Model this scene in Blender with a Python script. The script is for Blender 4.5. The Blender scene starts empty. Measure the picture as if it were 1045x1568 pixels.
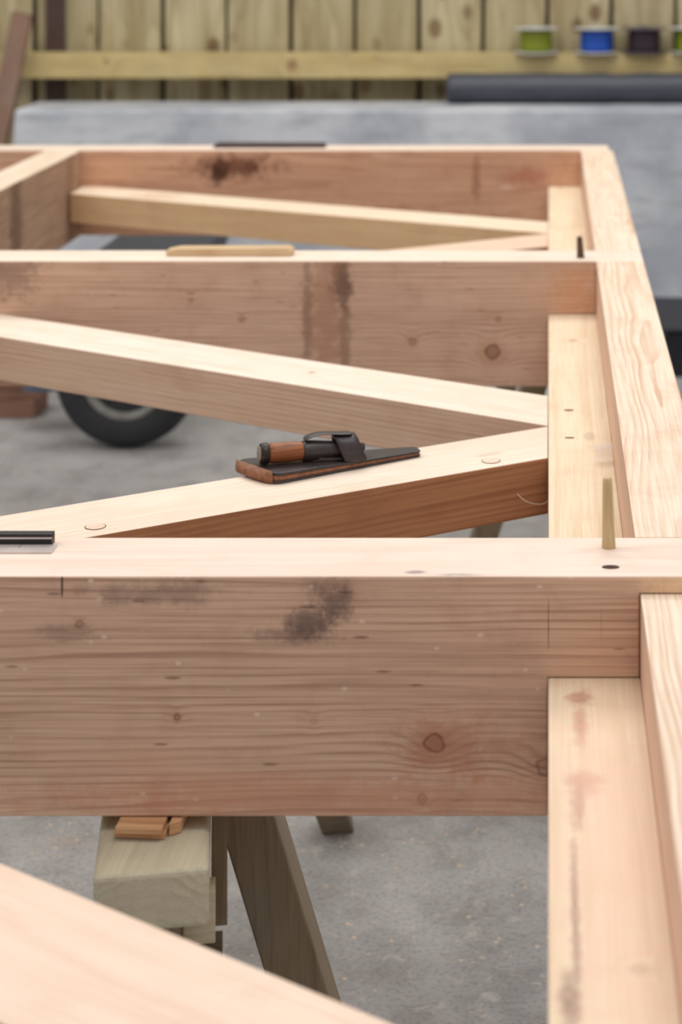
import bpy, bmesh, math, random
from mathutils import Vector
random.seed(4)
S=bpy.context.scene
C=S.collection

# ---------------------------------------------------------------- helpers
def lin(c):
    o=[]
    for v in c[:3]:
        v=v/255.0
        o.append(v/12.92 if v<=0.04045 else ((v+0.055)/1.055)**2.4)
    return (o[0],o[1],o[2],1.0)

def link(o,parent=None):
    C.objects.link(o)
    if parent is not None: o.parent=parent
    return o

def empty(name):
    e=bpy.data.objects.new(name,None); e.empty_display_size=0.1
    return link(e)

def obj_from_bm(bm,name,mats,parent=None,smooth=False,bevel=0.0,seg=2):
    bmesh.ops.recalc_face_normals(bm,faces=bm.faces)
    me=bpy.data.meshes.new(name); bm.to_mesh(me); bm.free()
    if not isinstance(mats,(list,tuple)): mats=[mats]
    for m in mats: me.materials.append(m)
    if smooth:
        for p in me.polygons: p.use_smooth=True
    o=bpy.data.objects.new(name,me); link(o,parent)
    if bevel>0:
        b=o.modifiers.new('edge','BEVEL'); b.width=bevel; b.segments=seg; b.limit_method='ANGLE'; b.angle_limit=math.radians(40)
    return o

def add_prism(bm,poly,axis,a,b,mi=0):
    def P(u,v,w):
        return {'X':(w,u,v),'Y':(u,w,v),'Z':(u,v,w)}[axis]
    lo=[bm.verts.new(P(u,v,a)) for u,v in poly]
    hi=[bm.verts.new(P(u,v,b)) for u,v in poly]
    n=len(poly); fs=[bm.faces.new(lo),bm.faces.new(list(reversed(hi)))]
    for i in range(n):
        fs.append(bm.faces.new((lo[i],hi[i],hi[(i+1)%n],lo[(i+1)%n])))
    for f in fs: f.material_index=mi
    return fs

def add_box(bm,x0,x1,y0,y1,z0,z1,mi=0):
    return add_prism(bm,[(x0,y0),(x1,y0),(x1,y1),(x0,y1)],'Z',z0,z1,mi)

def add_hex(bm,bot,top,mi=0):
    a=[bm.verts.new(p) for p in bot]; b=[bm.verts.new(p) for p in top]
    fs=[bm.faces.new(a),bm.faces.new(list(reversed(b)))]
    for i in range(4): fs.append(bm.faces.new((a[i],b[i],b[(i+1)%4],a[(i+1)%4])))
    for f in fs: f.material_index=mi

def add_lathe(bm,prof,origin,axis,seg=32,mi=0,squash=1.0):
    ax=Vector(axis).normalized(); o=Vector(origin)
    up=Vector((0,0,1)) if abs(ax.z)<0.9 else Vector((1,0,0))
    s=ax.cross(up).normalized(); u=s.cross(ax).normalized()
    rings=[]
    for t,r in prof:
        rings.append([bm.verts.new(o+ax*t+(s*math.cos(2*math.pi*k/seg)+u*squash*math.sin(2*math.pi*k/seg))*max(r,1e-5)) for k in range(seg)])
    for i in range(len(rings)-1):
        for k in range(seg):
            f=bm.faces.new((rings[i][k],rings[i][(k+1)%seg],rings[i+1][(k+1)%seg],rings[i+1][k])); f.material_index=mi; f.smooth=True
    for rg in (rings[0],rings[-1]):
        f=bm.faces.new(rg); f.material_index=mi

# ---------------------------------------------------------------- node graph helper
class G:
    def __init__(s,name):
        s.mat=bpy.data.materials.new(name); s.mat.use_nodes=True
        s.t=s.mat.node_tree; s.b=s.t.nodes['Principled BSDF']
    def n(s,t): return s.t.nodes.new(t)
    def put(s,sock,v):
        if isinstance(v,bpy.types.NodeSocket): s.t.links.new(v,sock)
        else: sock.default_value=v
    def m(s,op,a,b=None,c=None,clamp=False):
        n=s.n('ShaderNodeMath'); n.operation=op; n.use_clamp=clamp
        s.put(n.inputs[0],a)
        if b is not None: s.put(n.inputs[1],b)
        if c is not None: s.put(n.inputs[2],c)
        return n.outputs[0]
    def v(s,op,a,b=None):
        n=s.n('ShaderNodeVectorMath'); n.operation=op
        s.put(n.inputs[0],a)
        if b is not None: s.put(n.inputs[1],b)
        return n.outputs['Value'] if op in('LENGTH','DISTANCE','DOT_PRODUCT') else n.outputs[0]
    def P(s):
        return s.n('ShaderNodeTexCoord').outputs['Object']
    def noise(s,vec,scale=1,detail=2,rough=.5,dist=0):
        n=s.n('ShaderNodeTexNoise'); s.put(n.inputs['Vector'],vec)
        n.inputs['Scale'].default_value=scale; n.inputs['Detail'].default_value=detail
        n.inputs['Roughness'].default_value=rough; n.inputs['Distortion'].default_value=dist
        return n.outputs[0]
    def ss(s,x,lo,hi,to0=0.0,to1=1.0):
        n=s.n('ShaderNodeMapRange'); n.interpolation_type='SMOOTHSTEP'
        s.put(n.inputs[0],x); n.inputs[1].default_value=lo; n.inputs[2].default_value=hi
        n.inputs[3].default_value=to0; n.inputs[4].default_value=to1
        return n.outputs[0]
    def mix(s,f,a,b,mode='MIX'):
        n=s.n('ShaderNodeMix'); n.data_type='RGBA'; n.blend_type=mode
        s.put(n.inputs[0],f); s.put(n.inputs[6],a); s.put(n.inputs[7],b)
        return n.outputs[2]
    def bump(s,h,strength=.3,dist=.001):
        n=s.n('ShaderNodeBump'); n.inputs['Strength'].default_value=strength; n.inputs['Distance'].default_value=dist
        s.put(n.inputs['Height'],h); s.t.links.new(n.outputs[0],s.b.inputs['Normal'])
    def done(s,col,rough=.6,metal=0,spec=.3):
        s.put(s.b.inputs['Base Color'],col); s.put(s.b.inputs['Roughness'],rough)
        s.b.inputs['Metallic'].default_value=metal
        s.b.inputs['Specular IOR Level'].default_value=spec
        return s.mat

def wood(name,cl,cd,axis='X',rot=0.0,pith=(0,0,0),spacing=.005,warp=.03,contrast=.6,
         knots=(),stains=(),lines=(),knotcol=(120,78,56),tiny=0.0,saw=0.0,rough=.62,var=.5,wfreq=1.5,fib=.35,gray=0.0,sharp=.25,irr=2.4,chips=0.0):
    g=G(name); P=g.P()
    Q=P
    if rot:
        r=g.n('ShaderNodeVectorRotate'); r.rotation_type='Z_AXIS'; g.put(r.inputs['Vector'],P); r.inputs['Angle'].default_value=-rot; Q=r.outputs[0]
    pr=g.v('SUBTRACT',Q,pith)
    cross={'X':(0,1,1),'Y':(1,0,1),'Z':(1,1,0)}[axis]
    along={'X':(1,4,4),'Y':(4,1,4),'Z':(4,4,1)}[axis]
    fibv={'X':(8,420,420),'Y':(420,8,420),'Z':(420,420,8)}[axis]
    midv={'X':(2.5,60,60),'Y':(60,2.5,60),'Z':(60,60,2.5)}[axis]
    irv={'X':(.8,36,36),'Y':(36,.8,36),'Z':(36,36,.8)}[axis]
    r=g.v('LENGTH',g.v('MULTIPLY',pr,cross))
    w=g.m('MULTIPLY',g.m('SUBTRACT',g.noise(g.v('MULTIPLY',Q,along),wfreq,3,.45),.5),warp*2)
    r=g.m('ADD',r,w)
    r=g.m('ADD',r,g.m('MULTIPLY',g.m('SUBTRACT',g.noise(g.v('MULTIPLY',Q,irv),1,2,.5),.5),spacing*irr))
    for (pos,kr,*_) in knots:
        d=g.v('DISTANCE',P,pos)
        e=g.m('POWER',2.718,g.m('MULTIPLY',g.m('POWER',g.m('DIVIDE',d,kr*2.6),2.0),-1.0))
        r=g.m('ADD',r,g.m('MULTIPLY',e,kr*1.6))
    f=g.m('FRACT',g.m('DIVIDE',r,spacing))
    late=g.m('MULTIPLY',g.ss(f,sharp,.88),g.ss(f,.9,1.0,1,0))
    rv=g.noise(g.v('MULTIPLY',Q,midv),1,3,.6)
    late=g.m('MULTIPLY',late,g.ss(rv,.32,.68,.1,1.0))
    col=g.mix(g.m('MULTIPLY',late,contrast),lin(cl),lin(cd))
    big=g.noise(g.v('MULTIPLY',Q,along),2.3,4,.6)
    col=g.mix(g.ss(big,.3,.75,0,var),col,g.mix(.55,lin(cl),lin(cd)))
    blo=g.noise(P,16,4,.65)
    col=g.mix(g.ss(blo,.45,.8,0,.4),col,g.mix(.8,lin(cl),lin(cd)))
    fb=g.noise(g.v('MULTIPLY',Q,fibv),1,2,.6)
    col=g.mix(g.ss(fb,.35,.75,0,fib),col,lin(cd))
    if chips:
        vo=g.n('ShaderNodeTexVoronoi'); vo.inputs['Scale'].default_value=1
        g.put(vo.inputs['Vector'],g.v('MULTIPLY',Q,(34,50,50)))
        col=g.mix(g.ss(vo.outputs['Distance'],.05,.12,chips,0),col,lin((236,214,196)))
        vo=g.n('ShaderNodeTexVoronoi'); vo.inputs['Scale'].default_value=1
        g.put(vo.inputs['Vector'],g.v('ADD',g.v('MULTIPLY',Q,(14,70,70)),(3.3,1.7,.4)))
        col=g.mix(g.ss(vo.outputs['Distance'],.05,.13,chips,0),col,lin((112,76,60)))
    if gray:
        col=g.mix(g.ss(g.noise(P,9,4,.6),.35,.75,0,gray),col,lin((128,120,110)))
    if tiny:
        vo=g.n('ShaderNodeTexVoronoi'); vo.inputs['Scale'].default_value=1
        sc={'X':(5,14,14),'Y':(14,5,14),'Z':(14,14,5)}[axis]
        g.put(vo.inputs['Vector'],g.v('MULTIPLY',Q,sc))
        col=g.mix(g.ss(vo.outputs['Distance'],.06,.13,tiny,0),col,lin(knotcol))
    for (pos,kr,*st) in knots:
        kst=st[0] if st else .8
        d=g.v('DISTANCE',P,pos); nn=g.noise(P,90,2); d=g.m('ADD',d,g.m('MULTIPLY',g.m('SUBTRACT',nn,.5),kr*.9))
        halo=g.ss(d,kr*.8,kr*2.6,.4*kst,0)
        col=g.mix(halo,col,lin((176,116,88)))
        body=g.ss(d,kr*.55,kr*1.05,.5*kst,0)
        col=g.mix(body,col,lin(knotcol))
        ring=g.m('MULTIPLY',g.ss(d,kr*.65,kr*.85),g.ss(d,kr*.9,kr*1.1,1,0))
        col=g.mix(g.m('MULTIPLY',ring,kst*.8),col,lin((70,46,36)))
    for (pos,rad,sc,st) in stains:
        dv=g.v('LENGTH',g.v('DIVIDE',g.v('SUBTRACT',P,pos),rad))
        nn=g.noise(P,55,5,.7); dv=g.m('ADD',dv,g.m('MULTIPLY',g.m('SUBTRACT',nn,.5),2.2))
        col=g.mix(g.ss(dv,.2,1.15,st,0),col,lin(sc))
    for (pos,rad,st) in lines:
        dv=g.v('LENGTH',g.v('DIVIDE',g.v('SUBTRACT',P,pos),rad))
        col=g.mix(g.ss(dv,.8,1.0,st,0),col,lin((70,50,42)))
    h=g.m('ADD',g.m('MULTIPLY',fb,.6),g.m('MULTIPLY',late,-.5))
    if saw:
        sp=g.n('ShaderNodeSeparateXYZ'); g.put(sp.inputs[0],P)
        sx=g.m('SINE',g.m('MULTIPLY',g.m('ADD',sp.outputs[0],g.m('MULTIPLY',sp.outputs[2],.05)),1700))
        h=g.m('ADD',h,g.m('MULTIPLY',sx,saw))
    g.bump(h,.35,.0006)
    return g.done(col,rough,0,.25)

def plain(name,c,rough=.5,metal=0,spec=.4,var=.25,scale=40,c2=None):
    g=G(name); P=g.P()
    n=g.noise(P,scale,4,.6)
    c2=c2 or tuple(v*.6 for v in c)
    col=g.mix(g.ss(n,.35,.7,0,var),lin(c),lin(c2))
    g.bump(n,.2,.0008)
    return g.done(col,rough,metal,spec)

# ---------------------------------------------------------------- dimensions
ZT=.752; ZL=.667; ZB=.552; PX=.0765
Y1,Y1b=1.59,1.69
Y2,Y2b=3.048,3.147
Y3,Y3b=4.50,4.60
g0=.0006

# ---------------------------------------------------------------- cross beams
def beam(name,y0,y1,m_face,m_top,post_top=.737,right=.152):
    bm=bmesh.new()
    poly=[(-1.45,ZB),(-g0,ZB),(-g0,ZL+g0),(PX-g0,ZL+g0),(PX-g0,post_top+g0),(right,post_top+g0),(right,ZT),(-1.45,ZT)]
    add_prism(bm,poly,'Y',y0,y1)
    bmesh.ops.recalc_face_normals(bm,faces=bm.faces)
    for f in bm.faces:
        if f.normal.z>.9 and f.calc_center_median().z>ZT-.002: f.material_index=1
    return obj_from_bm(bm,name,[m_face,m_top],bevel=.0016)

b1=wood('fir_sawn_front',(228,192,165),(142,98,78),'X',0,(-.5,1.70,-.6),.0072,.020,.6,
   knots=[((-.095,1.59,.613),.0085,.9),((-.309,1.59,.635),.0030,.8),((-.003,1.59,.593),.008,.5),((-.391,1.59,.712),.0035,.6),((-.105,1.59,.567),.004,.6),((-.195,1.59,.632),.003,.2)],
   stains=[((-.18,1.59,.732),(.024,.05,.022),(92,74,70),.7),((-.20,1.59,.715),(.03,.05,.018),(96,78,72),.75),((-.215,1.59,.703),(.04,.05,.010),(104,84,78),.5),((-.33,1.59,.738),(.07,.05,.013),(120,98,90),.5),((-.40,1.59,.705),(.03,.05,.01),(130,106,94),.4),((-.085,1.59,.61),(.06,.05,.035),(178,112,84),.45),((-.2,1.59,.57),(.3,.05,.022),(204,140,110),.5),((-.33,1.59,.60),(.12,.05,.02),(214,170,144),.4),((.12,1.59,.745),(.05,.02,.02),(240,204,160),.8)],
   lines=[((0,1.59,.712),(.0006,.03,.024),.6),((.044,1.59,.712),(.0004,.03,.016),.3),((-.405,1.59,.745),(.0012,.03,.012),.8)],saw=.12,var=.35,wfreq=1.5,sharp=.4,chips=.6,irr=3.2)
b1t=wood('fir_planed_top_front',(238,218,202),(212,180,160),'X',0,(-.5,1.60,.1),.012,.03,.4,
   stains=[((-.112,1.60,.752),(.012,.005,.02),(120,104,108),.7),((-.075,1.594,.752),(.02,.003,.02),(130,114,112),.5)],var=.3,fib=.25)
b2=wood('fir_sawn_mid',(224,188,162),(158,114,90),'X',0,(-.3,3.2,-.3),.0075,.018,.5,
   knots=[((-.089,3.048,.607),.012,.9),((-.217,3.048,.624),.007,.6),((-.49,3.048,.66),.005,.5),((-.08,3.048,.66),.004,.5),((-.57,3.048,.69),.004,.4)],
   stains=[((-.385,3.048,.66),(.010,.05,.16),(120,94,76),.55),((-.33,3.048,.71),(.020,.05,.05),(84,68,56),.9),((-.325,3.048,.65),(.012,.05,.13),(125,96,78),.55),((-.355,3.048,.65),(.040,.05,.18),(168,122,96),.6),((-.86,3.048,.73),(.06,.05,.05),(120,98,86),.55),((.04,3.048,.70),(.05,.05,.06),(202,144,100),.5)],var=.4,wfreq=1.1,chips=.4)
b2t=wood('fir_planed_top_mid',(238,220,202),(212,178,156),'X',0,(-.5,3.1,.1),.012,.03,.35,var=.3,fib=.2)
b3=wood('fir_sawn_far',(224,180,148),(160,106,78),'X',0,(-.3,4.7,.50),.012,.05,.6,
   knots=[((-.77,4.5,.712),.018,1.0),((-.70,4.5,.715),.013,.8)],
   stains=[((-.74,4.5,.712),(.13,.05,.035),(106,62,44),.85),((-.78,4.5,.700),(.03,.05,.04),(70,46,36),.8),((-.17,4.5,.69),(.012,.05,.08),(150,98,76),.6),((-.05,4.5,.69),(.06,.05,.03),(176,98,78),.5),((-.6,4.5,.60),(.5,.05,.03),(170,104,76),.5),((-.10,4.5,.665),(.02,.05,.01),(230,200,180),.6)],var=.5)
beam('cross_beam',Y1,Y1b,b1,b1t)
beam('cross_beam.001',Y2,Y2b,b2,b2t)
beam('cross_beam.002',Y3,Y3b,b3,b2t,right=.143)

# ---------------------------------------------------------------- rebated side post
mp_low=wood('post_rebate_wood',(236,218,190),(206,172,136),'Y',0,(.03,0,.60),.006,.006,.45,tiny=.25,
   stains=[((.026,1.55,ZL),(.014,.022,.02),(172,114,88),.75),((.025,1.50,ZL),(.007,.05,.02),(186,130,100),.7),((.026,1.40,ZL),(.018,.024,.02),(186,124,98),.65),((.022,1.36,ZL),(.005,.05,.02),(150,100,82),.75),
           ((.017,1.22,ZL),(.004,.16,.02),(122,86,76),.8),((.012,1.12,ZL),(.007,.04,.02),(112,80,72),.75),((.05,1.3,ZL),(.07,.3,.02),(234,196,174),.6)],
   knots=[((.036,2.86,ZL),.006,.5),((.055,1.15,ZL),.005,.35)],var=.4,wfreq=.9)
mp_hi=wood('post_top_wood',(240,222,200),(198,152,118),'Y',0,(.13,0,.715),.0062,.018,.7,var=.25,wfreq=2.2)
mp_side=wood('post_side_wood',(230,196,170),(196,150,124),'Y',0,(.2,0,.5),.007,.01,.45,var=.4)
def post(name):
    bm=bmesh.new()
    add_box(bm,0,PX,.78,4.60,ZB,ZL,0)
    prof=[(.78,ZB),(4.60,ZB),(4.60,.737),(Y3-g0,.737),(Y3-g0,ZT),(Y2b+g0,ZT),(Y2b+g0,.737),(Y2-g0,.737),(Y2-g0,ZT),(Y1b+g0,ZT),(Y1b+g0,.737),(.78,.737)]
    add_prism(bm,prof,'X',PX,.152,0)
    bmesh.ops.recalc_face_normals(bm,faces=bm.faces)
    for f in bm.faces:
        c=f.calc_center_median()
        if f.normal.z>.9 and c.x>PX: f.material_index=1
        elif abs(f.normal.x)>.9: f.material_index=2
    return obj_from_bm(bm,name,[mp_low,mp_hi,mp_side],bevel=.0014)
post('rebated_timber_post')
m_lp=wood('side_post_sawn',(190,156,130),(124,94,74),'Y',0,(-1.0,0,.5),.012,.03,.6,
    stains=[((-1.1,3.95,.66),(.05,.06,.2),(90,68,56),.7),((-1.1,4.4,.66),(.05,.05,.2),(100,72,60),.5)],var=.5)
for i,(a,b) in enumerate(((Y2b+g0,Y3-g0),(Y1b+g0,Y2-g0))):
    bm=bmesh.new()
    add_box(bm,-1.185,-1.102,a,b,ZB,ZT,0)
    bmesh.ops.recalc_face_normals(bm,faces=bm.faces)
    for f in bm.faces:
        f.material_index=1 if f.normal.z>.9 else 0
    obj_from_bm(bm,'side_rail_timber'+('' if i==0 else '.001'),[m_lp,mp_hi],bevel=.0015)

# ---------------------------------------------------------------- diagonal braces
TH=.066
def brace(name,poly,rot,pith,cl,cd,face,**k):
    mt=wood(name+'_top',cl,cd,'X',rot,pith,.009,.02,.4,**k)
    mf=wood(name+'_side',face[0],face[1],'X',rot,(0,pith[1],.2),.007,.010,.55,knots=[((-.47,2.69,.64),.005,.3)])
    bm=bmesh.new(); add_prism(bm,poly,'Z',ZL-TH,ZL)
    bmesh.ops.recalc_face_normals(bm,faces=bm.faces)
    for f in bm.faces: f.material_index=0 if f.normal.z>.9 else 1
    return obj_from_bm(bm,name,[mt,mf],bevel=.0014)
aA=math.atan2(-.6,1)
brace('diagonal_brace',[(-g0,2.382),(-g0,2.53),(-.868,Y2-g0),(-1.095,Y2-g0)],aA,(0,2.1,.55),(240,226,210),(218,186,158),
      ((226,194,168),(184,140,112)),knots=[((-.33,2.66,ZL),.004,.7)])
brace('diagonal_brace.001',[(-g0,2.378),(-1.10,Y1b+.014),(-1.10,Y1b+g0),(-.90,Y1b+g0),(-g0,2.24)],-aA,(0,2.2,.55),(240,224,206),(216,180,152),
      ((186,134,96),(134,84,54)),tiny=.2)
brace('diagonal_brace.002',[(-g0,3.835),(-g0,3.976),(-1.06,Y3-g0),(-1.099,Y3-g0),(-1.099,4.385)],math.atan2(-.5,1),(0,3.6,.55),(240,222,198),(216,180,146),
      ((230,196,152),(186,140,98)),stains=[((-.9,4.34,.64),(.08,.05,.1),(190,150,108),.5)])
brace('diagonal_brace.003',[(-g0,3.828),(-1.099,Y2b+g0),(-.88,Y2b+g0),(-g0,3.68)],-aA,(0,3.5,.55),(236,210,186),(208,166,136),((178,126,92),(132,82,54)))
brace('diagonal_brace.004',[(-g0,.885),(-g0,1.035),(-.83,Y1-g0),(-1.055,Y1-g0)],math.atan2(-.66,1),(0,.8,.5),(240,216,196),(220,182,152),((222,196,168),(180,140,110)))

dark=plain('peg_hole_dark',(72,46,36),.8)
slot=plain('peg_slot_brown',(128,88,66),.8)
mpeg=wood('oak_peg',(214,190,146),(168,132,86),'Z',0,(.05,1.7,0),.003,.002,.5)
mring=plain('pencil_ring',(130,96,78),.8)
def ringdisc(name,x,y,z,r,mat_in,mat_ring,w=.001):
    bm=bmesh.new()
    add_lathe(bm,[(0,r),(.0004,r)],(x,y,z+.0001),(0,0,1),40,1)
    add_lathe(bm,[(0,r-w),(.0007,r-w)],(x,y,z+.0001),(0,0,1),40,0)
    return obj_from_bm(bm,name,[mat_in,mat_ring])
mplug=wood('plug_wood',(236,216,196),(208,170,142),'X',.6,(0,2.2,.55),.006,.01,.4)
ringdisc('dowel_plug',-.067,2.226,ZL,.011,mplug,mring)
ringdisc('dowel_plug.001',-.4712,1.986,ZL,.011,mplug,mring)
for i,(x,y,z,r,sq) in enumerate([(.0525,1.612,ZT,.0075,.6),(.026,2.455,ZL,.0065,.6),(.026,2.325,ZL,.006,.5)]):
    bm=bmesh.new(); add_lathe(bm,[(0,r),(.0004,r*.98)],(x,y,z+.0001),(0,0,1),24)
    for v in bm.verts: v.co.y=y+(v.co.y-y)*sq
    obj_from_bm(bm,'peg_hole' if i==0 else 'peg_hole.%03d'%i,dark if i==0 else slot)
def peg(name,x,y,z,h,r,mat,lean):
    bm=bmesh.new(); add_lathe(bm,[(0,r*1.12),(h*.3,r),(h*.85,r*.82),(h*.97,r*.74),(h,r*.55)],(x,y,z),(lean,0,1),10)
    return obj_from_bm(bm,name,mat,bevel=.0003)
peg('wooden_peg',.0525,1.663,ZT,.061,.0056,mpeg,-.02)
peg('wooden_peg.001',.052,3.08,ZT,.034,.0058,plain('dark_oak_peg',(92,70,52),.7),-.06)

# ---------------------------------------------------------------- small things lying on beams
steel_blk=plain('blackened_steel',(38,36,38),.45,.3,.5)
steel_lt=plain('bright_steel',(214,202,194),.3,.3,.5)
bm=bmesh.new()
add_box(bm,-.72,-.4335,1.667,1.677,ZT+.0002,ZT+.010,0)
add_box(bm,-.72,-.4335,1.6665,1.6675,ZT+.006,ZT+.0075,1)
add_box(bm,-.72,-.4285,1.646,1.6665,ZT+.0002,ZT+.0014,1)
for k in range(9): add_box(bm,-.7+k*.03,-.6995+k*.03,1.657,1.665,ZT+.0014,ZT+.0016,0)
obj_from_bm(bm,'steel_framing_square',[steel_blk,steel_lt],bevel=.0004)
bm=bmesh.new()
add_prism(bm,[(-.617,ZT+.0003),(-.418,ZT+.0003),(-.414,ZT+.004),(-.416,ZT+.010),(-.423,ZT+.013),(-.60,ZT+.012),(-.620,ZT+.008)],'Y',3.09,3.125)
obj_from_bm(bm,'wooden_wedge_stick',wood('stick_wood',(218,190,152),(176,136,98),'X',0,(0,3.1,.7),.004,.01,.5),bevel=.001)
bm=bmesh.new()
add_prism(bm,[(-.796,ZT+.0003),(-.533,ZT+.0003),(-.530,ZT+.004),(-.535,ZT+.010),(-.79,ZT+.011),(-.797,ZT+.006)],'Y',4.54,4.575)
obj_from_bm(bm,'dark_flat_bar',plain('dark_bar',(76,60,60),.5),bevel=.001)
cu=bpy.data.curves.new('wood_fibre_strand','CURVE'); cu.dimensions='3D'; cu.bevel_depth=.0004
sp=cu.splines.new('NURBS'); pts=[(-.036,2.216,.632),(-.028,2.21,.624),(-.015,2.215,.620),(-.004,2.22,.618),(0.0,2.225,.622)]
sp.points.add(len(pts)-1)
for p,q in zip(sp.points,pts): p.co=(*q,1)
sp.use_endpoint_u=True
cu.materials.append(plain('strand',(235,215,190),.7)); link(bpy.data.objects.new('wood_fibre_strand',cu))
g=G('clear_tape'); 
tape=g.done(lin((240,240,240)),.12,0,.6); tape.node_tree.nodes['Principled BSDF'].inputs['Alpha'].default_value=.22
bm=bmesh.new(); rows=[]
for i in range(26):
    a=i/25*math.pi*2.6; r=.0085+.002*i/25
    rows.append((bm.verts.new((.054,2.215+r*math.cos(a),ZL+.0115+r*math.sin(a))),bm.verts.new((.0752,2.222+r*math.cos(a),ZL+.0115+r*math.sin(a)))))
for i in range(25): bm.faces.new((rows[i][0],rows[i][1],rows[i+1][1],rows[i+1][0]))
obj_from_bm(bm,'clear_tape_curl',tape,smooth=True)

# ---------------------------------------------------------------- chisel in leather sheath
root=empty('sheathed_chisel')
lea_b=plain('leather_black',(62,54,54),.42,0,.5,.5,120,(34,28,28))
lea_br=plain('leather_brown_edge',(150,102,74),.6,0,.3,.6,150,(88,58,42))
hand=wood('handle_wood',(164,102,66),(92,52,32),'X',.4,(-.3,2.17,.6),.003,.004,.6,rough=.35)
ferr=plain('ferrule_steel',(60,52,48),.4,.6,.5)
capm=plain('handle_cap',(160,146,132),.5,.2,.5,.6,300,(96,84,76))
quad=[Vector((-.306,2.130)),Vector((-.362,2.186)),Vector((-.157,2.262)),Vector((-.149,2.243))]
P1,P2=quad[0],quad[1]; tipm=(quad[2]+quad[3])/2
def sheath(name,inset,z0l,z0r,z1l,z1r,mat,back=0.0):
    bm=bmesh.new()
    c=sum(quad,Vector((0,0)))/4
    q=[p+(c-p).normalized()*inset for p in quad]
    dirx=(tipm-(P1+P2)/2).normalized()
    q[0]=q[0]+dirx*back; q[1]=q[1]+dirx*back
    pts=[]
    def rc(A,B,D,r,n=7):
        u=(A-B).normalized(); w=(D-B).normalized()
        a=B+u*r; b=B+w*r
        for i in range(n+1):
            t=i/n; pts.append((a*(1-t)**2+B*2*t*(1-t)+b*t*t))
    rs=[.012,.018,.008,.006]
    for i in range(4): rc(q[i-1],q[i],q[(i+1)%4],rs[i])
    L=(tipm-(P1+P2)/2).length
    lo=[];hi=[]
    for p in pts:
        t=max(0,min(1,(p-(P1+P2)/2).dot(dirx)/L))
        lo.append(bm.verts.new((p.x,p.y,ZL+z0l*(1-t)+z0r*t))); hi.append(bm.verts.new((p.x,p.y,ZL+z1l*(1-t)+z1r*t)))
    bm.faces.new(lo); bm.faces.new(list(reversed(hi)))
    n=len(pts)
    for i in range(n): bm.faces.new((lo[i],hi[i],hi[(i+1)%n],lo[(i+1)%n]))
    return obj_from_bm(bm,name,mat,root,bevel=.001)
sheath('sheath_back_leather',0,.0002,.0002,.0038,.0026,lea_b)
sheath('sheath_welt',.0012,.0038,.0026,.0095,.0048,lea_br)
sheath('sheath_front_leather',0.0,.0095,.0048,.0132,.0074,lea_b,back=.002)
bm=bmesh.new()
u=(P2-P1).normalized(); nrm=Vector((-u.y,u.x)); 
if nrm.x>0: nrm=-nrm
a=P1+u*.004; b=P2-u*.006
N=10; rows=[]
for j in range(13):
    t=j/12; base=a*(1-t)+b*t; bul=math.sin(math.pi*t)**.35 if 0<t<1 else 0.0
    row=[]
    for i in range(N+1):
        an=-math.pi/2+math.pi*i/N
        q=base+nrm*(-.001)+nrm*(.0085*bul*math.cos(an)); z=ZL+.0074+.0071*math.sin(an)
        row.append(bm.verts.new((q.x,q.y,z)))
    rows.append(row)
for j in range(12):
    for i in range(N): bm.faces.new((rows[j][i],rows[j][i+1],rows[j+1][i+1],rows[j+1][i])).smooth=True
obj_from_bm(bm,'sheath_folded_lip',lea_br,root,smooth=True)
A=Vector((-.326,2.166,ZL+.0252)); B=Vector((-.214,2.213,ZL+.0205)); ax=(B-A).normalized()
bm=bmesh.new()
add_lathe(bm,[(-.002,.0080),(-.001,.0108),(.001,.0119),(.006,.0120),(.0075,.0114),(.008,.0106)],A,ax,36,0)
add_lathe(bm,[(-.0028,.0084),(-.0020,.0090)],A,ax,36,2)
add_lathe(bm,[(.0078,.0106),(.014,.0112),(.03,.0113),(.046,.0104),(.054,.0090)],A,ax,36,1)
obj_from_bm(bm,'handle',[ferr,hand,capm],root)
bm=bmesh.new()
add_lathe(bm,[(.048,.0108),(.050,.0116),(.060,.0113),(.085,.0090),(.112,.006),(.122,.004)],A,ax,32,0)
obj_from_bm(bm,'socket',lea_b,root)
s=ax.cross(Vector((0,0,1))).normalized()
def ribbon(name,path,halfw,th=.0024):
    bm=bmesh.new(); rows=[]
    for (t,z,o_) in path:
        p=A+ax*t; p.z=ZL+z
        rows.append((bm.verts.new(p+s*(o_-halfw)),bm.verts.new(p+s*(o_+halfw))))
    for i in range(len(rows)-1): bm.faces.new((rows[i][0],rows[i][1],rows[i+1][1],rows[i+1][0])).smooth=True
    o=obj_from_bm(bm,name,lea_b,root,smooth=True)
    so=o.modifiers.new('t','SOLIDIFY'); so.thickness=th; so.offset=0
    sb=o.modifiers.new('s','SUBSURF'); sb.levels=2; sb.render_levels=2
    return o
def wrap(name,t0,t1,r,h,flare=.006):
    bm=bmesh.new(); K=22; grid=[]
    for j in range(5):
        t=t0+(t1-t0)*j/4; row=[]
        for i in range(K+1):
            if i==0: off,zz=-r-flare,0.0
            elif i==K: off,zz=r+flare,0.0
            else:
                an=math.pi*(1-i/K); off=r*math.cos(an); zz=h*(max(0,math.sin(an)))**.6
            # leather leans forward with height and pinches slightly mid-width
            base=A+ax*(t-.35*zz+.004); base.z=ZL+.0115+zz*(1-.05*math.sin(math.pi*j/4))
            row.append(bm.verts.new(base+s*off))
        grid.append(row)
    for j in range(4):
        for i in range(K): bm.faces.new((grid[j][i],grid[j][i+1],grid[j+1][i+1],grid[j+1][i])).smooth=True
    o=obj_from_bm(bm,name,lea_b,root,smooth=True)
    so=o.modifiers.new('thick','SOLIDIFY'); so.thickness=.0026; so.offset=0
wrap('holding_band',.089,.115,.0145,.0255)
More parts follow.
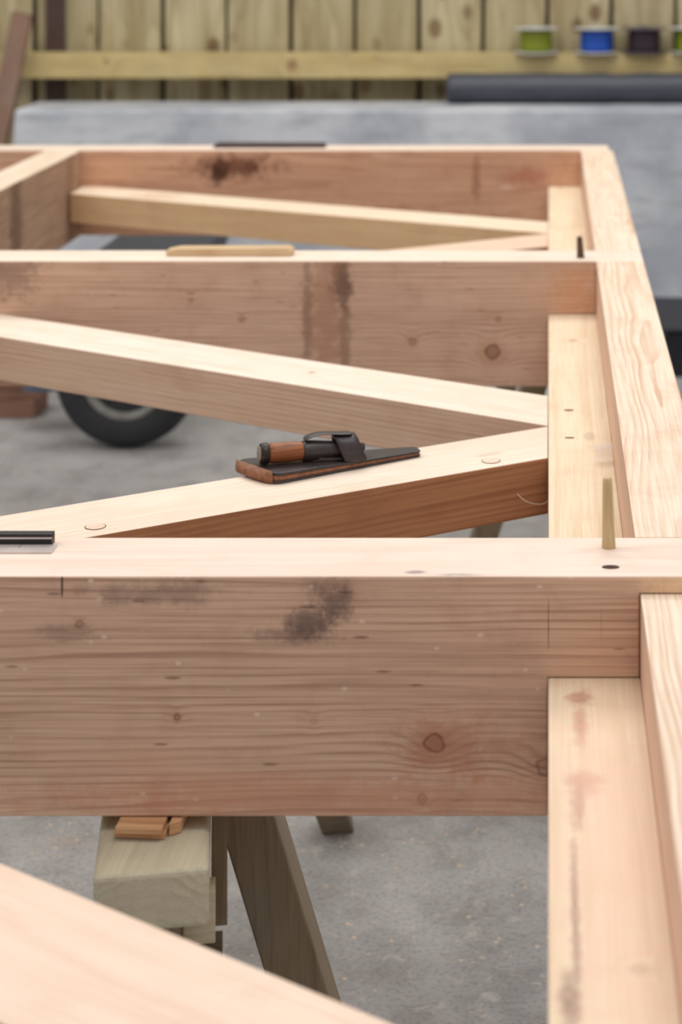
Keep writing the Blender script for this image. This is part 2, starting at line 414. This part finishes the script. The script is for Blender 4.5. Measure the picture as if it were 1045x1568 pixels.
ribbon('belt_loop',[(.050,.0350,0),(.053,.0385,0),(.062,.0410,0),(.075,.0415,0),(.088,.0395,0),(.100,.0385,0),(.108,.0380,0)],.0085,.0026)
ribbon('keeper_tab',[(.062,.0160,.004),(.074,.0140,.006),(.090,.0128,.008),(.105,.0120,.008)],.0075,.0022)

# ---------------------------------------------------------------- sawhorses
def sawhorse(name,ox,oy,slope,L,rz,mats,legs,w=.0455,gus=(),us=.04):
    root=empty(name); mr,ml,mg=mats
    def W(l,s,z):
        n=math.hypot(slope,1); ux,uy=slope/n,1/n
        return (ox+l*uy+s*ux, oy-l*ux+s*uy, z)
    bm=bmesh.new()
    add_hex(bm,[W(-w,0,rz-.048),W(w,0,rz-.048),W(w,L,rz-.048),W(-w,L,rz-.048)],[W(-w,0,rz),W(w,0,rz),W(w,L,rz),W(-w,L,rz)])
    obj_from_bm(bm,'top_rail',mr,root,bevel=.005,seg=3)
    bm=bmesh.new()
    add_hex(bm,[W(-.022,us,rz-.138),W(.022,us,rz-.138),W(.022,L-.04,rz-.138),W(-.022,L-.04,rz-.138)],
               [W(-.022,us,rz-.0485),W(.022,us,rz-.0485),W(.022,L-.04,rz-.0485),W(-.022,L-.04,rz-.0485)])
    obj_from_bm(bm,'under_rail',ml,root,bevel=.002)
    for k,(st,sf,lt,lf,wd,dp,zt) in enumerate(legs):
        bm=bmesh.new()
        top=[W(lt,st,zt),W(lt+wd,st,zt),W(lt+wd,st+dp,zt),W(lt,st+dp,zt)]
        bot=[W(lf,sf,0),W(lf+wd,sf,0),W(lf+wd,sf+dp,0),W(lf,sf+dp,0)]
        add_hex(bm,bot,top); obj_from_bm(bm,'leg_%d'%(k+1),ml,root,bevel=.002)
    for k,(l0,l1,s0,s1,z0,z1) in enumerate(gus):
        bm=bmesh.new()
        add_hex(bm,[W(l0,s0,z0),W(l1,s0,z0),W(l1,s1,z0),W(l0,s1,z0)],[W(l0,s0,z1),W(l1,s0,z1),W(l1,s1,z1),W(l0,s1,z1)])
        obj_from_bm(bm,'cleat_%d'%(k+1),mg if k==0 else ml,root,bevel=.001)
    return root
m_tr=wood('trestle_rail_wood',(208,200,174),(168,156,128),'Y',0,(-.33,1.6,.44),.009,.02,.5,gray=.3)
m_tl=wood('trestle_leg_wood',(140,122,96),(98,82,62),'Z',0,(-.4,1.5,.2),.007,.02,.6,gray=.5,tiny=.3)
m_tg=wood('trestle_cleat',(212,200,172),(170,152,120),'X',0,(0,1.6,.2),.008,.02,.5,gray=.2)
sawhorse('sawhorse',-.3165,1.522,-.17,.98,.540,(m_tr,m_tl,m_tg),
   [(.19,.16,.038,.198,.050,.09,.538),(.20,.18,-.048,-.070,.024,.09,.490),(.86,1.17,.050,.195,.045,.045,.490),(.86,.86,-.048,-.07,.024,.09,.490)],
   gus=[(.0235,.050,.06,.085,.447,.4905),(.0465,.060,.10,.189,.44,.535),(.0235,.056,.10,.17,.28,.40)])
sawhorse('sawhorse.001',.03,3.25,0.0,1.28,.5515,(m_tr,m_tl,m_tg),
   [(.1,.07,.0235,.19,.045,.085,.503),(.1,.07,-.0685,-.235,.045,.085,.503),(1.05,1.08,.0235,.17,.045,.085,.503),(1.05,1.08,-.0685,-.215,.045,.085,.503)])
bm=bmesh.new()
add_prism(bm,[(-.359,1.578),(-.316,1.574),(-.314,1.68),(-.356,1.68)],'Z',.5405,.5458)
add_prism(bm,[(-.357,1.572),(-.318,1.570),(-.316,1.68),(-.354,1.68)],'Z',.5462,.5515)
add_prism(bm,[(-.314,1.580),(-.305,1.586),(-.304,1.68),(-.312,1.68)],'Z',.5405,.5510)
obj_from_bm(bm,'packing_shims',wood('shim_wood',(216,172,128),(158,108,74),'X',0,(0,1.6,.4),.003,.01,.7),bevel=.0008)

# ---------------------------------------------------------------- floor
g=G('concrete_floor'); P=g.P()
n1=g.noise(P,1.6,6,.62); n2=g.noise(P,9,6,.7,.4); n3=g.noise(P,140,3,.65)
col=g.mix(g.ss(n1,.35,.68),lin((190,188,186)),lin((164,161,159)))
col=g.mix(g.ss(n2,.42,.68,0,.6),col,lin((134,130,128)))
col=g.mix(g.ss(g.noise(P,3.3,4,.6,.8),.56,.72,0,.5),col,lin((194,174,152)))
col=g.mix(g.ss(n3,.45,.75,0,.5),col,lin((108,105,103)))
n4=g.noise(P,34,4,.7,.6)
col=g.mix(g.ss(n4,.56,.72,0,.5),col,lin((208,204,198)))
vo=g.n('ShaderNodeTexVoronoi'); vo.inputs['Scale'].default_value=46; g.put(vo.inputs['Vector'],P)
spk=g.m('MULTIPLY',g.ss(vo.outputs['Distance'],.10,.18,1,0),g.ss(g.noise(P,5,2),.4,.55))
col=g.mix(g.m('MULTIPLY',spk,.75),col,lin((226,200,168)))
g.bump(g.m('ADD',n3,g.m('MULTIPLY',n2,.8)),.25,.002)
mfl=g.done(col,.55,0,.35)
bm=bmesh.new(); add_box(bm,-4,4,-1.5,6.7,-.1,0); obj_from_bm(bm,'floor',mfl)

# ---------------------------------------------------------------- back wall of vertical boards
g=G('treated_pine_boards'); P=g.P()
sp=g.n('ShaderNodeSeparateXYZ'); g.put(sp.inputs[0],P)
idx=g.m('FLOOR',g.m('DIVIDE',g.m('ADD',sp.outputs[0],4.0),.222))
wn=g.n('ShaderNodeTexWhiteNoise'); wn.noise_dimensions='1D'; g.put(wn.inputs['W'],idx)
Q=g.v('ADD',P,g.v('MULTIPLY',wn.outputs['Color'],(5,5,5)))
n=g.noise(g.v('MULTIPLY',Q,(14,14,1.4)),1.2,4,.6,.4)
col=g.mix(g.ss(n,.35,.7),lin((212,200,164)),lin((168,150,112)))
gl=g.m('FRACT',g.m('MULTIPLY',g.m('ADD',g.noise(g.v('MULTIPLY',Q,(5,5,.7)),1,2,.4),g.m('MULTIPLY',sp.outputs[0],1.2)),16))
col=g.mix(g.ss(gl,.5,.95,0,.4),col,lin((144,122,86)))
vo=g.n('ShaderNodeTexVoronoi'); vo.inputs['Scale'].default_value=1; g.put(vo.inputs['Vector'],g.v('MULTIPLY',Q,(9,9,6)))
col=g.mix(g.ss(vo.outputs['Distance'],.14,.28,.8,0),col,lin((108,74,46)))
col=g.mix(g.m('MULTIPLY',wn.outputs['Value'],.5),col,lin((166,152,116)))
mwall=g.done(col,.7,0,.2)
bm=bmesh.new()
x=-4.0; i=0
while x<4.0:
    w=.222
    off=0 if i%2 else .02
    prof=[(x+.007,6.60+off),(x+w-.007,6.606+off),(x+w-.007,6.63+off),(x+.007,6.63+off)]
    add_prism(bm,prof,'Z',0,3.2)
    x+=w; i+=1
obj_from_bm(bm,'wall_back',mwall,bevel=.003)
bm=bmesh.new(); add_box(bm,-4,4,6.66,6.70,0,3.2); obj_from_bm(bm,'wall_back_sheathing',plain('dark_backing',(64,56,46),.9))
m_post=plain('dark_stud',(84,64,58),.8)
bm=bmesh.new(); add_box(bm,-1.735,-1.668,6.585,6.6,0,3.2); obj_from_bm(bm,'wall_stud',m_post,bevel=.002)
m_rail=wood('treated_rail_wood',(218,198,142),(172,142,86),'X',0,(0,6.9,.8),.014,.04,.5,
   knots=[((-.87,6.48,.80),.014,.9),((-1.5,6.48,.81),.008,.6)],tiny=.3,gray=.2)
bm=bmesh.new(); add_box(bm,-4,4,6.48,6.584,.754,.838); obj_from_bm(bm,'trim_1',m_rail,bevel=.003)

g=G('precast_concrete'); P=g.P()
n1=g.noise(P,2.2,5,.6); n2=g.noise(g.v('MULTIPLY',P,(1,1,5)),6,4,.6)
col=g.mix(g.ss(n1,.38,.64),lin((208,210,214)),lin((172,175,183)))
col=g.mix(g.ss(n2,.48,.72,0,.55),col,lin((150,152,159)))
g.bump(n2,.3,.002); mcon=g.done(col,.7,0,.3)
bm=bmesh.new(); add_prism(bm,[(-1.775,0),(3.9,0),(3.9,.678),(-1.735,.678)],'Y',6.2,6.47)
obj_from_bm(bm,'concrete_plinth_wall',mcon,bevel=.012,seg=3)

bm=bmesh.new()
add_hex(bm,[(-1.90,6.05,0.0),(-1.835,6.05,0.0),(-1.835,6.08,0.005),(-1.90,6.08,0.005)],[(-1.81,6.44,.985),(-1.745,6.44,.97),(-1.745,6.475,.97),(-1.81,6.475,.985)])
obj_from_bm(bm,'leaning_plank',wood('weathered_red_plank',(156,122,102),(92,66,54),'Z',0,(-1.9,6.4,0),.008,.02,.7,gray=.4),bevel=.003)

g=G('roll_membrane'); P=g.P(); n=g.noise(g.v('MULTIPLY',P,(2,20,20)),2,3,.6)
col=g.mix(n,lin((52,54,62)),lin((86,88,98))); mroll=g.done(col,.42,0,.5)
bm=bmesh.new()
R=.049
add_lathe(bm,[(0,.030),(0.0,.043),(.004,R)]+[(.02+.05*k,R*(1+.02*math.sin(k*2.1)-( .05 if k==11 else 0))) for k in range(24)]+[(1.2,R)],(-.338,6.40,.679+R*1.03),(1,0,0),36,0)
obj_from_bm(bm,'membrane_roll',mroll)

def spool(name,x,y,c,flc=(214,212,206),r=.078):
    e=empty(name); z=.8385
    mc=plain(name.replace('.','_')+'_thread',c,.5,0,.4,.4,200)
    mf=plain(name.replace('.','_')+'_flange',flc,.35,0,.5,.2,60)
    bm=bmesh.new()
    for zz in (0,.082):
        add_lathe(bm,[(0,.02),(0,r-.003),(.002,r),(.004,r),(.005,r-.003),(.005,.02)],(x,y,z+zz),(0,0,1),36)
    obj_from_bm(bm,'flanges',mf,e)
    bm=bmesh.new()
    add_lathe(bm,[(.0052,.05)]+[(.010+.0077*k,.054+.0015*(k%2)) for k in range(9)]+[(.0818,.048)],(x,y,z),(0,0,1),36)
    obj_from_bm(bm,'wound_line',mc,e)
    bm=bmesh.new(); add_lathe(bm,[(.0872,.016),(.092,.016),(.092,.010),(.088,.009)],(x,y,z),(0,0,1),24); obj_from_bm(bm,'hub',mf,e)
    return e
spool('line_spool',-.042,6.505,(134,144,34))
spool('line_spool.001',.163,6.505,(34,84,185))
spool('line_spool.002',.326,6.505,(54,38,48),(96,86,94))
spool('line_spool.003',.489,6.505,(140,150,40))

# ---------------------------------------------------------------- hand cart with tyre
cart=empty('hand_cart')
rub=plain('rubber_tyre',(50,50,54),.6,0,.4,.4,60)
rim=plain('rim_grey',(150,148,142),.5,.1,.4,.5,30)
blue=plain('blue_paint',(104,118,138),.5,0,.4,.4,20)
dkg=plain('dark_tray',(62,66,76),.5,0,.4,.4,20)
bm=bmesh.new()
R=.176; cx,cy=-1.035,4.70
add_lathe(bm,[(-.03,.098),(-.040,.108),(-.045,.125),(-.045,.145),(-.040,.158),(-.032,.167),(-.018,.174),(-.006,.176),(-.004,.1735),(.004,.1735),(.006,.176),(.018,.174),(.032,.167),(.040,.158),(.045,.145),(.045,.125),(.040,.108),(.03,.098)],(cx,cy,R+.001),(0,1,0),72)
obj_from_bm(bm,'tyre',rub,cart)
bm=bmesh.new()
add_lathe(bm,[(-.036,.028),(-.038,.045),(-.018,.06),(-.018,.080),(-.038,.090),(-.041,.101),(-.036,.106),(.036,.106),(.036,.03)],(cx,cy,R+.001),(0,1,0),48)
add_lathe(bm,[(-.055,.012),(-.052,.022),(-.036,.024)],(cx,cy,R+.001),(0,1,0),24)
obj_from_bm(bm,'wheel_rim',rim,cart)
bm=bmesh.new()
add_prism(bm,[(-1.12,.38),(-.90,.38),(-.87,.46),(-1.14,.46)],'Y',4.80,5.3,1)
add_box(bm,-1.25,-.95,4.76,4.79,.36,.379); add_box(bm,-1.25,-1.22,4.62,5.6,.32,.36)
add_box(bm,-1.30,-1.25,4.85,4.89,.10,.345)
add_box(bm,-1.33,-1.19,4.83,4.91,.100,.135)
add_lathe(bm,[(0,.011),(.30,.011)],(cx,4.66,R+.001),(0,1,0),20)
obj_from_bm(bm,'chassis',[blue,dkg],cart,bevel=.004)

red=wood('offcut_wood_red',(168,126,106),(120,84,68),'X',0,(0,5,0),.01,.02,.6)
bm=bmesh.new(); add_box(bm,-1.62,-1.335,4.96,5.10,.0,.045); add_box(bm,-1.60,-1.318,4.97,5.08,.0455,.09); add_box(bm,-1.45,-1.36,4.95,5.12,.0905,.13)
obj_from_bm(bm,'timber_offcuts',red,bevel=.003)
bm=bmesh.new(); add_box(bm,.36,.80,5.02,5.12,0,.05); add_box(bm,.365,.82,5.01,5.13,.0505,.1)
obj_from_bm(bm,'timber_offcuts.001',red,bevel=.003)
bm=bmesh.new(); add_prism(bm,[(.325,0),(.95,0),(.97,.12),(.95,.130),(.345,.130),(.325,.11)],'Y',5.4,5.8); add_box(bm,.30,.98,5.38,5.82,.1305,.145)
obj_from_bm(bm,'black_tool_case',plain('black_plastic',(34,36,44),.45),bevel=.008,seg=3)

# ---------------------------------------------------------------- lights
def area(name,loc,size,sy,power,col,target):
    l=bpy.data.lights.new(name,'AREA'); l.shape='RECTANGLE'; l.size=size; l.size_y=sy; l.energy=power; l.color=col
    o=bpy.data.objects.new(name,l); link(o); o.location=loc
    o.rotation_euler=(Vector(target)-Vector(loc)).to_track_quat('-Z','Y').to_euler()
area('ceiling_light',(-.3,4.6,3.9),3.0,1.6,76,(1,.99,.96),(-.3,3.4,.5))
area('ceiling_light.001',(.6,1.4,3.7),2.4,1.4,37,(1,.99,.96),(.0,1.8,.6))
area('ceiling_light.002',(-2.6,2.6,3.6),1.6,2.4,38,(1,.99,.96),(-.4,2.6,.5))
w=bpy.data.worlds.new('World'); S.world=w; w.use_nodes=True
w.node_tree.nodes['Background'].inputs[0].default_value=(.98,.98,1,1)
w.node_tree.nodes['Background'].inputs[1].default_value=.56

# ---------------------------------------------------------------- camera
cd=bpy.data.cameras.new('camera'); cam=bpy.data.objects.new('camera',cd); link(cam)
cam.location=(0,0,1.30); cam.rotation_euler=(math.radians(90),0,0)
cd.sensor_width=36; cd.lens=67.2; cd.shift_x=-365/1800; cd.shift_y=-1045/1800
cd.dof.use_dof=True; cd.dof.focus_distance=1.90; cd.dof.aperture_fstop=6.3
cd.clip_start=.05
S.camera=cam
S.view_settings.view_transform='Standard'
S.view_settings.look='None'
S.view_settings.exposure=0.0
